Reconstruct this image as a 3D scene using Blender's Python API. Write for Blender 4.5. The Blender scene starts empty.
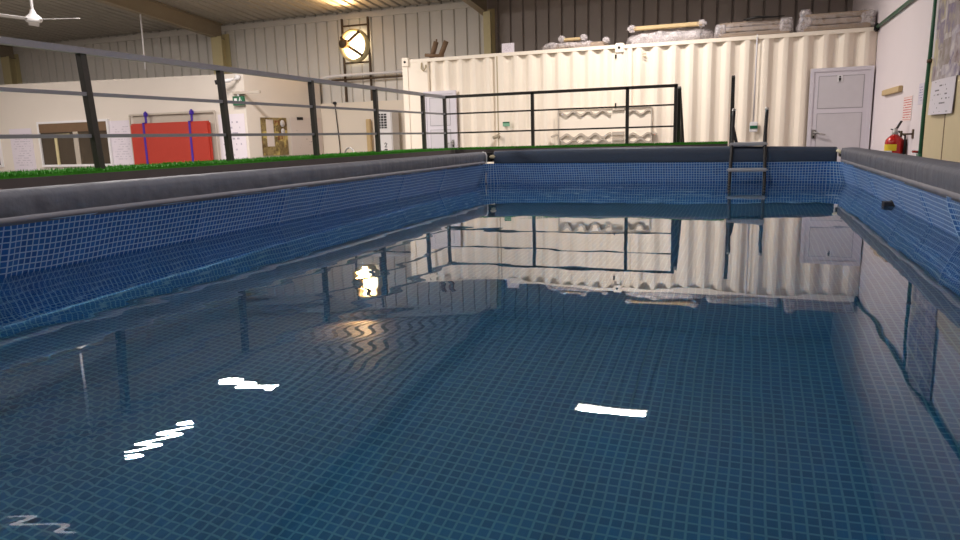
import bpy, bmesh, math, random
from mathutils import Vector, Matrix, noise as mnoise
random.seed(7)
SC = bpy.context.scene
COL = SC.collection
PI = math.pi

# ---------------------------------------------------------------- colours / materials
def lin(c):
    r = []
    for v in c:
        v /= 255.0
        r.append(v / 12.92 if v <= 0.04045 else ((v + 0.055) / 1.055) ** 2.4)
    return (r[0], r[1], r[2], 1.0)

def new_mat(name):
    m = bpy.data.materials.new(name); m.use_nodes = True
    nt = m.node_tree; nt.nodes.clear()
    out = nt.nodes.new('ShaderNodeOutputMaterial')
    return m, nt, out

def principled(nt, out, base, rough=.6, metal=0.0, spec=.5):
    b = nt.nodes.new('ShaderNodeBsdfPrincipled')
    b.inputs['Base Color'].default_value = base
    b.inputs['Roughness'].default_value = rough
    b.inputs['Metallic'].default_value = metal
    b.inputs['Specular IOR Level'].default_value = spec
    nt.links.new(b.outputs[0], out.inputs['Surface'])
    return b

def mat(name, rgb, rough=.6, metal=0.0, spec=.4, var=.08, scale=3.0, bump=0.0, bscale=40.0):
    """paint / fabric / metal with a little tonal variation and optional fine bump"""
    m, nt, out = new_mat(name)
    base = lin(rgb)
    b = principled(nt, out, base, rough, metal, spec)
    tc = nt.nodes.new('ShaderNodeTexCoord')
    if var > 0:
        n = nt.nodes.new('ShaderNodeTexNoise'); n.inputs['Scale'].default_value = scale; n.inputs['Detail'].default_value = 5
        nt.links.new(tc.outputs['Object'], n.inputs['Vector'])
        mx = nt.nodes.new('ShaderNodeMix'); mx.data_type = 'RGBA'
        mx.inputs['A'].default_value = tuple(c * (1 - var) for c in base[:3]) + (1,)
        mx.inputs['B'].default_value = tuple(min(1, c * (1 + var)) for c in base[:3]) + (1,)
        nt.links.new(n.outputs['Fac'], mx.inputs['Factor'])
        nt.links.new(mx.outputs['Result'], b.inputs['Base Color'])
    if bump > 0:
        n2 = nt.nodes.new('ShaderNodeTexNoise'); n2.inputs['Scale'].default_value = bscale; n2.inputs['Detail'].default_value = 3
        nt.links.new(tc.outputs['Object'], n2.inputs['Vector'])
        bp = nt.nodes.new('ShaderNodeBump'); bp.inputs['Strength'].default_value = bump; bp.inputs['Distance'].default_value = .02
        nt.links.new(n2.outputs['Fac'], bp.inputs['Height']); nt.links.new(bp.outputs[0], b.inputs['Normal'])
    return m

def math_node(nt, op, a, b=None, clamp=False):
    n = nt.nodes.new('ShaderNodeMath'); n.operation = op; n.use_clamp = clamp
    for i, v in enumerate((a, b)):
        if v is None: continue
        if isinstance(v, (int, float)): n.inputs[i].default_value = v
        else: nt.links.new(v, n.inputs[i])
    return n.outputs[0]

def tile_mat(name, pitch, line, tile_a, tile_b, grout, rough=.35):
    """printed mosaic on vinyl: grid lines in the UV plane (metres)"""
    m, nt, out = new_mat(name)
    b = principled(nt, out, (0, 0, 0, 1), rough, 0, .4)
    uv = nt.nodes.new('ShaderNodeUVMap'); uv.uv_map = 'UVMap'
    wob = nt.nodes.new('ShaderNodeTexNoise'); wob.inputs['Scale'].default_value = 2.5; wob.inputs['Detail'].default_value = 1
    nt.links.new(uv.outputs[0], wob.inputs['Vector'])
    w = nt.nodes.new('ShaderNodeVectorMath'); w.operation = 'MULTIPLY_ADD'
    nt.links.new(wob.outputs['Color'], w.inputs[0]); w.inputs[1].default_value = (.02, .02, 0)
    nt.links.new(uv.outputs[0], w.inputs[2])
    sx = nt.nodes.new('ShaderNodeSeparateXYZ'); nt.links.new(w.outputs[0], sx.inputs[0])
    masks, cells = [], []
    for i in (0, 1):
        q = math_node(nt, 'DIVIDE', sx.outputs[i], pitch)
        fr = math_node(nt, 'FRACT', q)
        d = math_node(nt, 'ABSOLUTE', math_node(nt, 'SUBTRACT', fr, .5))        # .5 at the line
        mr = nt.nodes.new('ShaderNodeMapRange'); mr.interpolation_type = 'SMOOTHSTEP'
        nt.links.new(d, mr.inputs[0]); mr.inputs[1].default_value = .5 - line * .75; mr.inputs[2].default_value = .5 - line * .3
        masks.append(mr.outputs[0]); cells.append(math_node(nt, 'FLOOR', q))
    line_m = math_node(nt, 'MAXIMUM', masks[0], masks[1])
    cb = nt.nodes.new('ShaderNodeCombineXYZ'); nt.links.new(cells[0], cb.inputs[0]); nt.links.new(cells[1], cb.inputs[1])
    wn = nt.nodes.new('ShaderNodeTexWhiteNoise'); wn.noise_dimensions = '2D'; nt.links.new(cb.outputs[0], wn.inputs[0])
    mx = nt.nodes.new('ShaderNodeMix'); mx.data_type = 'RGBA'
    mx.inputs['A'].default_value = lin(tile_a); mx.inputs['B'].default_value = lin(tile_b)
    nt.links.new(wn.outputs['Value'], mx.inputs['Factor'])
    m2 = nt.nodes.new('ShaderNodeMix'); m2.data_type = 'RGBA'
    nt.links.new(line_m, m2.inputs['Factor']); nt.links.new(mx.outputs['Result'], m2.inputs['A']); m2.inputs['B'].default_value = lin(grout)
    nt.links.new(m2.outputs['Result'], b.inputs['Base Color'])
    return m

def page_mat(name, paper, ink, rows, axis=(0, 2), margin=.12, density=.5):
    """sheet of paper with rows of small illegible text, in the generated box of its mesh"""
    m, nt, out = new_mat(name)
    b = principled(nt, out, lin(paper), .75, 0, .2)
    tc = nt.nodes.new('ShaderNodeTexCoord'); s = nt.nodes.new('ShaderNodeSeparateXYZ'); nt.links.new(tc.outputs['Generated'], s.inputs[0])
    u, v = s.outputs[axis[0]], s.outputs[axis[1]]
    r = math_node(nt, 'MULTIPLY', v, rows)
    band = math_node(nt, 'LESS_THAN', math_node(nt, 'ABSOLUTE', math_node(nt, 'SUBTRACT', math_node(nt, 'FRACT', r), .5)), .16)
    c = nt.nodes.new('ShaderNodeCombineXYZ'); nt.links.new(math_node(nt, 'MULTIPLY', u, 9), c.inputs[0]); nt.links.new(math_node(nt, 'MULTIPLY', math_node(nt, 'FLOOR', r), 3.7), c.inputs[1])
    n = nt.nodes.new('ShaderNodeTexNoise'); n.inputs['Scale'].default_value = 1.0; n.inputs['Detail'].default_value = 2
    nt.links.new(c.outputs[0], n.inputs['Vector'])
    word = math_node(nt, 'GREATER_THAN', n.outputs['Fac'], 1 - density)
    k = math_node(nt, 'MULTIPLY', band, word)
    for x in (u, v):
        k = math_node(nt, 'MULTIPLY', k, math_node(nt, 'LESS_THAN', math_node(nt, 'ABSOLUTE', math_node(nt, 'SUBTRACT', x, .5)), .5 - margin))
    mx = nt.nodes.new('ShaderNodeMix'); mx.data_type = 'RGBA'; mx.inputs['A'].default_value = lin(paper); mx.inputs['B'].default_value = lin(ink)
    nt.links.new(k, mx.inputs['Factor']); nt.links.new(mx.outputs['Result'], b.inputs['Base Color'])
    return m

def collage_mat(name, cols, scale, rough=.45):
    """sheet printed with a patchwork of pictures"""
    m, nt, out = new_mat(name)
    b = principled(nt, out, (1, 1, 1, 1), rough, 0, .4)
    tc = nt.nodes.new('ShaderNodeTexCoord')
    v = nt.nodes.new('ShaderNodeTexVoronoi'); v.distance = 'CHEBYCHEV'; v.inputs['Scale'].default_value = scale; v.inputs['Randomness'].default_value = .8
    n = nt.nodes.new('ShaderNodeTexNoise'); n.inputs['Scale'].default_value = scale * 2.2; n.inputs['Detail'].default_value = 3
    nt.links.new(tc.outputs['Object'], v.inputs['Vector']); nt.links.new(tc.outputs['Object'], n.inputs['Vector'])
    s = nt.nodes.new('ShaderNodeSeparateColor'); nt.links.new(v.outputs['Color'], s.inputs[0])
    f = math_node(nt, 'ADD', math_node(nt, 'MULTIPLY', s.outputs[0], .6), math_node(nt, 'MULTIPLY', n.outputs['Fac'], .4))
    cr = nt.nodes.new('ShaderNodeValToRGB'); e = cr.color_ramp.elements
    e[0].position, e[0].color = .2, lin(cols[0]); e[1].position, e[1].color = .8, lin(cols[-1])
    for i, c in enumerate(cols[1:-1]):
        x = e.new(.2 + .6 * (i + 1) / (len(cols) - 1)); x.color = lin(c)
    nt.links.new(f, cr.inputs[0]); nt.links.new(cr.outputs[0], b.inputs['Base Color'])
    return m

def emit_mat(name, rgb, strength):
    m, nt, out = new_mat(name)
    e = nt.nodes.new('ShaderNodeEmission'); e.inputs[0].default_value = lin(rgb); e.inputs[1].default_value = strength
    nt.links.new(e.outputs[0], out.inputs['Surface'])
    return m

def water_mat():
    m, nt, out = new_mat('clear_pool_water')
    tc = nt.nodes.new('ShaderNodeTexCoord')
    mp = nt.nodes.new('ShaderNodeMapping'); nt.links.new(tc.outputs['Object'], mp.inputs['Vector'])
    def noise(scale, detail, sc=(1, 1, 1), rot=0.0):
        p = nt.nodes.new('ShaderNodeMapping'); p.inputs['Scale'].default_value = sc; p.inputs['Rotation'].default_value = (0, 0, rot)
        nt.links.new(tc.outputs['Object'], p.inputs['Vector'])
        n = nt.nodes.new('ShaderNodeTexNoise'); n.inputs['Scale'].default_value = scale; n.inputs['Detail'].default_value = detail
        nt.links.new(p.outputs[0], n.inputs['Vector']); return n.outputs['Fac']
    swell = noise(1.4, 1.0)
    mid = noise(4.5, 1.0, (1, .8, 1), .4)
    # short trains of ripples, strong on the left, fading to the right
    wv = nt.nodes.new('ShaderNodeTexWave'); wv.wave_type = 'BANDS'; wv.bands_direction = 'X'; wv.wave_profile = 'SIN'
    wv.inputs['Scale'].default_value = WAVE_SCALE; wv.inputs['Distortion'].default_value = 1.0; wv.inputs['Detail'].default_value = 0; wv.inputs['Detail Scale'].default_value = .6
    p = nt.nodes.new('ShaderNodeMapping'); p.inputs['Rotation'].default_value = (0, 0, -2.19); nt.links.new(tc.outputs['Object'], p.inputs['Vector']); nt.links.new(p.outputs[0], wv.inputs['Vector'])
    sx = nt.nodes.new('ShaderNodeSeparateXYZ'); nt.links.new(tc.outputs['Object'], sx.inputs[0])
    mr = nt.nodes.new('ShaderNodeMapRange'); nt.links.new(sx.outputs[0], mr.inputs[0])
    mr.inputs[1].default_value = .0; mr.inputs[2].default_value = .6; mr.inputs[3].default_value = 1.0; mr.inputs[4].default_value = .03
    wv2 = nt.nodes.new('ShaderNodeTexWave'); wv2.wave_type = 'BANDS'; wv2.bands_direction = 'X'; wv2.wave_profile = 'SIN'
    wv2.inputs['Scale'].default_value = 1.75; wv2.inputs['Distortion'].default_value = 1.2; wv2.inputs['Detail'].default_value = 0; wv2.inputs['Detail Scale'].default_value = .6
    nt.links.new(p.outputs[0], wv2.inputs['Vector'])
    mb_ = nt.nodes.new('ShaderNodeMapRange'); nt.links.new(sx.outputs[1], mb_.inputs[0])
    mb_.inputs[1].default_value = -2.9; mb_.inputs[2].default_value = -2.6; mb_.inputs[3].default_value = .1; mb_.inputs[4].default_value = 1.0
    mc_ = nt.nodes.new('ShaderNodeMapRange'); nt.links.new(sx.outputs[1], mc_.inputs[0])
    mc_.inputs[1].default_value = -2.1; mc_.inputs[2].default_value = -1.1; mc_.inputs[3].default_value = 1.0; mc_.inputs[4].default_value = .05
    long_ = math_node(nt, 'MULTIPLY', math_node(nt, 'MULTIPLY', wv2.outputs['Fac'], mr.outputs[0]), math_node(nt, 'MULTIPLY', math_node(nt, 'MULTIPLY', mb_.outputs[0], mc_.outputs[0]), LONG_AMP))
    my = nt.nodes.new('ShaderNodeMapRange'); nt.links.new(sx.outputs[1], my.inputs[0])
    my.inputs[1].default_value = -3.15; my.inputs[2].default_value = -2.9; my.inputs[3].default_value = 1.0; my.inputs[4].default_value = .0
    patch = nt.nodes.new('ShaderNodeMapRange'); nt.links.new(noise(1.7, 0.0), patch.inputs[0])
    patch.inputs[1].default_value = .35; patch.inputs[2].default_value = .6; patch.inputs[3].default_value = .4; patch.inputs[4].default_value = 1.0
    wa = math_node(nt, 'MULTIPLY', math_node(nt, 'MULTIPLY', wv.outputs['Fac'], math_node(nt, 'MULTIPLY', math_node(nt, 'MULTIPLY', mr.outputs[0], my.outputs[0]), patch.outputs[0])), WAVE_AMP)
    hsum = math_node(nt, 'ADD', math_node(nt, 'ADD', math_node(nt, 'MULTIPLY', swell, SWELL_AMP), math_node(nt, 'MULTIPLY', mid, MID_AMP)), math_node(nt, 'ADD', wa, long_))
    bp = nt.nodes.new('ShaderNodeBump'); bp.inputs['Strength'].default_value = 1.0; bp.inputs['Distance'].default_value = 1.0
    nt.links.new(hsum, bp.inputs['Height'])
    fr = nt.nodes.new('ShaderNodeFresnel'); fr.inputs['IOR'].default_value = 1.5; nt.links.new(bp.outputs[0], fr.inputs['Normal'])
    gl = nt.nodes.new('ShaderNodeBsdfGlossy'); gl.inputs['Roughness'].default_value = 0.0; gl.inputs['Color'].default_value = (1, 1, 1, 1)
    rf = nt.nodes.new('ShaderNodeBsdfRefraction'); rf.inputs['IOR'].default_value = 1.33; rf.inputs['Roughness'].default_value = 0.0
    rf.inputs['Color'].default_value = (.66, .95, 1.0, 1)
    nt.links.new(bp.outputs[0], gl.inputs['Normal']); nt.links.new(bp.outputs[0], rf.inputs['Normal'])
    mx = nt.nodes.new('ShaderNodeMixShader'); nt.links.new(fr.outputs[0], mx.inputs[0]); nt.links.new(rf.outputs[0], mx.inputs[1]); nt.links.new(gl.outputs[0], mx.inputs[2])
    nt.links.new(mx.outputs[0], out.inputs['Surface'])
    return m

def plastic_wrap_mat(name='cloudy_plastic_wrap', lo=.25, hi=.7):
    m, nt, out = new_mat(name)
    b = principled(nt, out, lin((226, 218, 220)), .22, 0, .6)
    tc = nt.nodes.new('ShaderNodeTexCoord')
    n = nt.nodes.new('ShaderNodeTexNoise'); n.inputs['Scale'].default_value = 14; n.inputs['Detail'].default_value = 4; n.inputs['Distortion'].default_value = 1.2
    nt.links.new(tc.outputs['Object'], n.inputs['Vector'])
    bp = nt.nodes.new('ShaderNodeBump'); bp.inputs['Strength'].default_value = .6; bp.inputs['Distance'].default_value = .03
    nt.links.new(n.outputs['Fac'], bp.inputs['Height']); nt.links.new(bp.outputs[0], b.inputs['Normal'])
    tr = nt.nodes.new('ShaderNodeBsdfTransparent'); mx = nt.nodes.new('ShaderNodeMixShader')
    mr = nt.nodes.new('ShaderNodeMapRange'); nt.links.new(n.outputs['Fac'], mr.inputs[0]); mr.inputs[1].default_value = .35; mr.inputs[2].default_value = .65; mr.inputs[3].default_value = lo; mr.inputs[4].default_value = hi
    nt.links.new(mr.outputs[0], mx.inputs[0]); nt.links.new(tr.outputs[0], mx.inputs[1]); nt.links.new(b.outputs[0], mx.inputs[2])
    nt.links.new(mx.outputs[0], out.inputs['Surface'])
    return m

LONG_AMP = .00022
WAVE_SCALE, WAVE_AMP, SWELL_AMP, MID_AMP = 7.5, .00007, .0022, .0005

M = {}
M['concrete'] = mat('grey_concrete', (120, 116, 110), .8, var=.15, scale=2)
M['roof'] = mat('galvanised_roof_sheet', (172, 167, 158), .55, .0, .4, var=.12, scale=1.5)
M['sheet'] = mat('beige_wall_cladding', (216, 212, 206), .6, var=.06, scale=1.2)
M['sheet_shaded'] = mat('shaded_wall_cladding', (158, 148, 143), .6, var=.08, scale=1.2)  # cladding toned down: part of the unlit bay's dimness is in this colour
M['groove'] = mat('cladding_joint', (70, 62, 55), .7, var=0)
M['white_wall'] = mat('white_plaster', (218, 209, 200), .8, var=.03, scale=1.5, bump=.1, bscale=60)
M['right_wall'] = mat('white_painted_wall', (228, 218, 222), .75, var=.03, scale=1.5, bump=.1, bscale=60)
M['block_wall'] = mat('white_block_wall', (226, 216, 202), .8, var=.03)
M['cream_panel'] = mat('cream_wall_panel', (212, 196, 160), .6, var=.05, scale=5)
M['steel_tan'] = mat('ochre_painted_steel', (156, 144, 124), .6, var=.12, scale=4)
M['steel_cream'] = mat('cream_painted_steel', (200, 188, 146), .6, var=.08, scale=4)
M['container'] = mat('cream_container_paint', (242, 230, 214), .5, 0, .4, var=.035, scale=2.5)
M['container_shade'] = mat('tan_container_edge', (176, 160, 130), .6, var=.05)
M['door_white'] = mat('white_door_paint', (214, 208, 216), .5, var=.03, scale=4)
M['door_panel'] = mat('grey_white_door_panel', (206, 201, 206), .5, var=.05, scale=10)
M['groove_grey'] = mat('grey_panel_joint', (158, 154, 160), .6, var=0)
M['strip_grey'] = mat('grey_shutter_strip', (186, 174, 160), .6, var=.05)
M['chrome'] = mat('brushed_metal', (180, 178, 176), .3, .9, .5, var=.05)
M['black'] = mat('black_plastic', (22, 21, 22), .5, var=.05)
M['rail'] = mat('dark_grey_rail_paint', (122, 120, 128), .4, .1, .5, var=.06, scale=10)
M['rail_dark'] = mat('black_rail_paint', (52, 48, 46), .45, .1, .4, var=.06, scale=10)
M['deck'] = mat('dark_deck_board', (78, 70, 70), .75, var=.15, scale=6)
M['sleeve'] = mat('grey_vinyl_sleeve', (90, 92, 103), .6, 0, .3, var=.18, scale=9, bump=.25, bscale=22)
M['sleeve_far'] = mat('shaded_vinyl_sleeve', (58, 70, 90), .5, 0, .4, var=.08, scale=9, bump=.15, bscale=22)  # darker copy of the sleeve, shade on its near face put into the colour
M['seam'] = mat('pale_vinyl_seam', (112, 112, 122), .5, var=.05, scale=9)
M['liner'] = tile_mat('blue_mosaic_liner', .0292, .18, (22, 88, 164), (36, 108, 186), (176, 202, 228), .4)
M['liner_floor'] = tile_mat('blue_mosaic_floor', .033, .19, (18, 92, 136), (28, 106, 154), (96, 144, 170), .5)
M['cream_plastic'] = mat('cream_plastic', (214, 206, 176), .5, var=.04)
M['ladder_black'] = mat('black_ladder_paint', (32, 31, 34), .4, .1, .45, var=.05)
M['step_grey'] = mat('grey_plastic_step', (168, 170, 178), .45, var=.06)
M['red_mat'] = mat('red_vinyl', (168, 52, 38), .55, var=.06, scale=6, bump=.15, bscale=15)
M['blue_strap'] = mat('blue_webbing', (66, 40, 150), .7, var=.1, scale=30)
M['frame_grey'] = mat('grey_panel', (182, 172, 160), .6, var=.05)
M['glass_dark'] = mat('dark_window_glass', (66, 56, 44), .18, 0, .6, var=.3, scale=3)
M['paper'] = page_mat('white_notice_page', (216, 208, 218), (186, 178, 192), 18)
M['paper_b'] = page_mat('white_chart_page', (222, 214, 222), (172, 164, 180), 9, density=.45)
M['paper_side'] = page_mat('pale_map_page', (212, 200, 194), (160, 146, 142), 14, axis=(1, 2), density=.35)
M['paper_wall'] = page_mat('small_notice_page', (214, 206, 220), (96, 92, 150), 8, axis=(1, 2))
M['paper_red'] = page_mat('red_lettered_page', (232, 216, 214), (196, 60, 60), 10, axis=(1, 2), margin=.05, density=.62)
M['paper_doc'] = page_mat('printed_brochure_page', (224, 218, 226), (128, 122, 128), 8, axis=(1, 2), margin=.06, density=.42)
M['collage'] = collage_mat('photo_collage_print', [(92, 58, 66), (176, 166, 172), (128, 116, 110), (204, 198, 200), (120, 108, 140), (188, 178, 140)], 4.2)
M['photo_print'] = collage_mat('photo_poster_print', [(84, 62, 34), (150, 132, 88), (96, 78, 46), (196, 178, 110), (120, 70, 40)], 6.0)
M['wood'] = mat('pale_timber', (198, 172, 128), .6, var=.12, scale=12)
M['wood_dark'] = mat('weathered_timber', (112, 88, 66), .7, var=.15, scale=10)
M['cardboard'] = mat('brown_cardboard', (158, 140, 124), .75, var=.10, scale=7)
M['wrap'] = plastic_wrap_mat()
M['film'] = plastic_wrap_mat('thin_plastic_film', .0, .32)
M['green_pipe'] = mat('green_painted_pipe', (42, 92, 66), .45, var=.1, scale=14)
M['red_paint'] = mat('red_extinguisher_paint', (176, 28, 24), .25, 0, .5, var=.06)
M['yellow'] = mat('yellow_label', (226, 196, 40), .5, var=.02)
M['white'] = mat('white_plastic', (226, 224, 226), .45, var=.02)
M['white_grey'] = mat('off_white_label', (206, 202, 204), .5, var=.05, scale=40)
M['green_sign'] = mat('green_sign_plastic', (24, 92, 62), .4, var=.05)
M['green_tag'] = mat('pale_green_sticker', (120, 170, 140), .5, var=.1, scale=60)
M['grille'] = mat('dark_grille', (40, 40, 46), .5, var=.05)
M['fan_grey'] = mat('dark_fan_metal', (88, 72, 56), .5, .3, .4, var=.08)
M['turf'] = mat('green_artificial_turf', (62, 138, 36), .8, 0, .2, var=.35, scale=30)
M['hood'] = mat('white_lamp_housing', (200, 198, 194), .5, var=.02)
M['fan_glow'] = emit_mat('lamp_behind_fan', (255, 230, 186), 7.0)
M['water'] = water_mat()

# ---------------------------------------------------------------- mesh builder
class MB:
    def __init__(s): s.v, s.f, s.uv, s.sm = [], [], None, []
    def add(s, vs, fs, smooth=False):
        o = len(s.v); s.v += [tuple(p) for p in vs]
        for f in fs: s.f.append(tuple(i + o for i in f)); s.sm.append(smooth)
        return s
    def box(s, x0, x1, y0, y1, z0, z1):
        return s.add([(x0,y0,z0),(x1,y0,z0),(x1,y1,z0),(x0,y1,z0),(x0,y0,z1),(x1,y0,z1),(x1,y1,z1),(x0,y1,z1)],
                     [(0,3,2,1),(4,5,6,7),(0,1,5,4),(1,2,6,5),(2,3,7,6),(3,0,4,7)])
    def rbox(s, x0, x1, y0, y1, z0, z1, b=.01):
        """box with chamfered edges"""
        bm = bmesh.new(); bmesh.ops.create_cube(bm, size=1)
        for v in bm.verts: v.co = Vector(((x0+x1)/2 + v.co.x*(x1-x0), (y0+y1)/2 + v.co.y*(y1-y0), (z0+z1)/2 + v.co.z*(z1-z0)))
        b = min(b, .45*min(x1-x0, y1-y0, z1-z0))
        bmesh.ops.bevel(bm, geom=list(bm.edges), offset=b, segments=2, affect='EDGES')
        bm.verts.index_update()
        s.add([v.co for v in bm.verts], [[v.index for v in f.verts] for f in bm.faces]); bm.free(); return s
    def bar(s, p, q, w, h=None, up=(0, 0, 1)):
        """rectangular bar from p to q; w across, h along up"""
        h = h or w; p, q = Vector(p), Vector(q); d = (q - p).normalized(); u = Vector(up)
        if abs(d.dot(u)) > .95: u = Vector((0, 1, 0))
        a = d.cross(u).normalized(); u = a.cross(d).normalized()
        vs = []
        for c in (p, q):
            for i, j in ((-1,-1),(1,-1),(1,1),(-1,1)): vs.append(c + a*(i*w/2) + u*(j*h/2))
        return s.add(vs, [(0,1,2,3),(7,6,5,4),(0,4,5,1),(1,5,6,2),(2,6,7,3),(3,7,4,0)])
    def tube(s, path, r, n=10, caps=True):
        pts = [Vector(p) for p in path]; rs = r if isinstance(r, (list, tuple)) else [r]*len(pts)
        o = len(s.v); vs = []; prev = None
        for i, p in enumerate(pts):
            d = (pts[min(i+1, len(pts)-1)] - pts[max(i-1, 0)]).normalized()
            a = prev - d*prev.dot(d) if prev else (Vector((0,0,1)) if abs(d.z) < .9 else Vector((1,0,0))).cross(d)
            a.normalize(); prev = a; b = d.cross(a)
            for k in range(n):
                t = 2*PI*k/n; vs.append(p + (a*math.cos(t) + b*math.sin(t))*rs[i])
        fs = []
        for i in range(len(pts)-1):
            for k in range(n):
                k2 = (k+1) % n; fs.append((i*n+k, i*n+k2, (i+1)*n+k2, (i+1)*n+k))
        s.add(vs, fs, True)
        if caps:
            s.f.append(tuple(o+k for k in reversed(range(n)))); s.sm.append(False)
            s.f.append(tuple(o+(len(pts)-1)*n+k for k in range(n))); s.sm.append(False)
        return s
    def lathe(s, c, prof, n=24, axis='z'):
        """prof: (radius, height) rows round a vertical axis through c"""
        vs = []
        for r, z in prof:
            for k in range(n):
                t = 2*PI*k/n
                q = (r*math.cos(t), r*math.sin(t), z)
                if axis == 'y': q = (q[0], q[2], q[1])
                if axis == 'x': q = (q[2], q[0], q[1])
                vs.append((c[0]+q[0], c[1]+q[1], c[2]+q[2]))
        fs = [(i*n+k, i*n+(k+1) % n, (i+1)*n+(k+1) % n, (i+1)*n+k) for i in range(len(prof)-1) for k in range(n)]
        return s.add(vs, fs, True)
    def extrude(s, poly, vec, smooth=False):
        """closed planar polygon swept along vec"""
        n = len(poly); v = Vector(vec); vs = [Vector(p) for p in poly] + [Vector(p)+v for p in poly]
        fs = [(i, (i+1) % n, n+(i+1) % n, n+i) for i in range(n)] + [tuple(reversed(range(n))), tuple(range(n, 2*n))]
        return s.add(vs, fs, smooth)
    def grid(s, rows, smooth=True, closed=False):
        m = len(rows[0]); vs = [p for r in rows for p in r]
        fs = []
        for i in range(len(rows)-1):
            for j in range(m if closed else m-1):
                j2 = (j+1) % m; fs.append((i*m+j, i*m+j2, (i+1)*m+j2, (i+1)*m+j))
        return s.add(vs, fs, smooth)

ORG = {}
def mesh_obj(name, mb, m, org):
    me = bpy.data.meshes.new(name); me.from_pydata([(p[0]-org[0], p[1]-org[1], p[2]-org[2]) for p in mb.v], [], mb.f)
    me.materials.append(m); me.polygons.foreach_set('use_smooth', mb.sm)
    if mb.uv:
        l = me.uv_layers.new(name='UVMap')
        for p in me.polygons:
            for li in p.loop_indices: l.data[li].uv = mb.uv[me.loops[li].vertex_index]
    bm = bmesh.new(); bm.from_mesh(me)
    if mb.uv is None: bmesh.ops.recalc_face_normals(bm, faces=list(bm.faces))
    bm.to_mesh(me); bm.free(); me.update()
    o = bpy.data.objects.new(name, me); COL.objects.link(o); return o

def props(o, label, cat, group=None, kind=None):
    if label: o['label'] = label
    if cat: o['category'] = cat
    if group: o['group'] = group
    if kind: o['kind'] = kind
    return o

def thing(name, label, cat, loc, group=None, kind=None):
    o = bpy.data.objects.new(name, None); o.empty_display_size = .1; COL.objects.link(o); o.location = loc; ORG[o] = Vector(loc)
    return props(o, label, cat, group, kind)

def part(name, mb, m, parent, label=None):
    org = ORG[parent]; o = mesh_obj(name, mb, m, org); o.parent = parent; ORG[o] = org
    if label: o['label'] = label
    return o

def single(name, mb, m, label, cat, group=None, kind=None):
    xs = [p[0] for p in mb.v]; ys = [p[1] for p in mb.v]; zs = [p[2] for p in mb.v]
    org = Vector(((min(xs)+max(xs))/2, (min(ys)+max(ys))/2, min(zs)))
    o = mesh_obj(name, mb, m, org); o.location = org; ORG[o] = org
    return props(o, label, cat, group, kind)

def struct(name, mb, m, label=None, cat=None):
    return single(name, mb, m, label or name.replace('_', ' '), cat or name.split('_')[0], None, 'structure')

# ---------------------------------------------------------------- dimensions (metres; z = 0 is the water level)
FZ = -.95                       # hall floor
YB = 14.5                       # back wall
XR = 1.67                       # right wall
XL, XP, YF, YN = -3.06, .95, 8.44, .12      # pool inner rim lines
def rim_z(x): return .378 - .0075 * (x + 1.05)
def roof_z(y): return 3.43 + .098 * (YB - y)
ZD = .4486                      # turf top on the deck

# ---------------------------------------------------------------- the hall
struct('floor', MB().box(-21, 3, -7, 15.2, FZ-.12, FZ), M['concrete'], 'grey concrete hall floor round the pool', 'floor')

def ribbed(x0, x1, y0, y1, zf, pitch, rib, depth, th=.02):
    """trapezoid ribbed roof sheet running along y"""
    xs = []; x = x0
    while x < x1:
        xs += [(x, 0), (x+pitch-rib*1.6, 0), (x+pitch-rib*1.2, depth), (x+pitch-rib*.4, depth)]; x += pitch
    mb = MB()
    rows = [[(a, y, zf(y)+b) for a, b in xs] for y in (y0, y1)] + [[(a, y, zf(y)+b+th+.05) for a, b in xs] for y in (y1, y0)]
    rows.append(rows[0]); mb.grid(rows, False); return mb
struct('ceiling', ribbed(-21, 3, -7, YB+.25, roof_z, .24, .05, .045), M['roof'], 'ribbed metal roof sheeting sloping down to the back wall', 'ceiling')

def cladding(x0, x1, y, z0, z1, pitch=.285, g=.03, d=.045):
    pts = [(x0, y)]; x = x0 + pitch
    while x < x1 - g:
        pts += [(x-g*.8, y), (x-g*.4, y+d), (x+g*.4, y+d), (x+g*.8, y)]; x += pitch
    pts += [(x1, y)]
    back = [(x1, y+.14), (x0, y+.14)]
    mb = MB(); rows = [[(a, b, z0) for a, b in pts+back], [(a, b, z1) for a, b in pts+back]]
    mb.grid(rows, False, closed=True); return mb
struct('wall_back', cladding(-21, -5.18, YB, FZ, 3.45), M['sheet'], 'beige ribbed metal cladding of the back wall', 'wall')
struct('wall_back_dark', cladding(-5.18, 1.9, YB, FZ, 3.45, .27), M['sheet_shaded'], 'dark brown ribbed cladding above the cream containers', 'wall')
struct('wall_back_low', MB().box(-9.4, -5.75, 14.33, YB, FZ, 1.45), M['block_wall'], 'low white masonry wall under the beige cladding', 'wall')
struct('wall_right', MB().box(XR, XR+.15, -7, YB+.2, FZ, 5.7), M['right_wall'], 'white painted wall beside the pool on the right', 'wall')
struct('wall_left', MB().box(-21.15, -21, -7, YB+.2, FZ, 5.7), M['white_wall'], 'far left wall of the hall', 'wall')
struct('wall_near', MB().box(-21, XR, -7.15, -7, FZ, 5.8), M['sheet'], 'hall wall behind the viewer', 'wall')
struct('trim_1', MB().box(-21, -5.18, YB-.05, YB, 3.27, 3.39), M['sheet'], 'pale eaves trim strip along the top of the back wall', 'trim')

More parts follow.
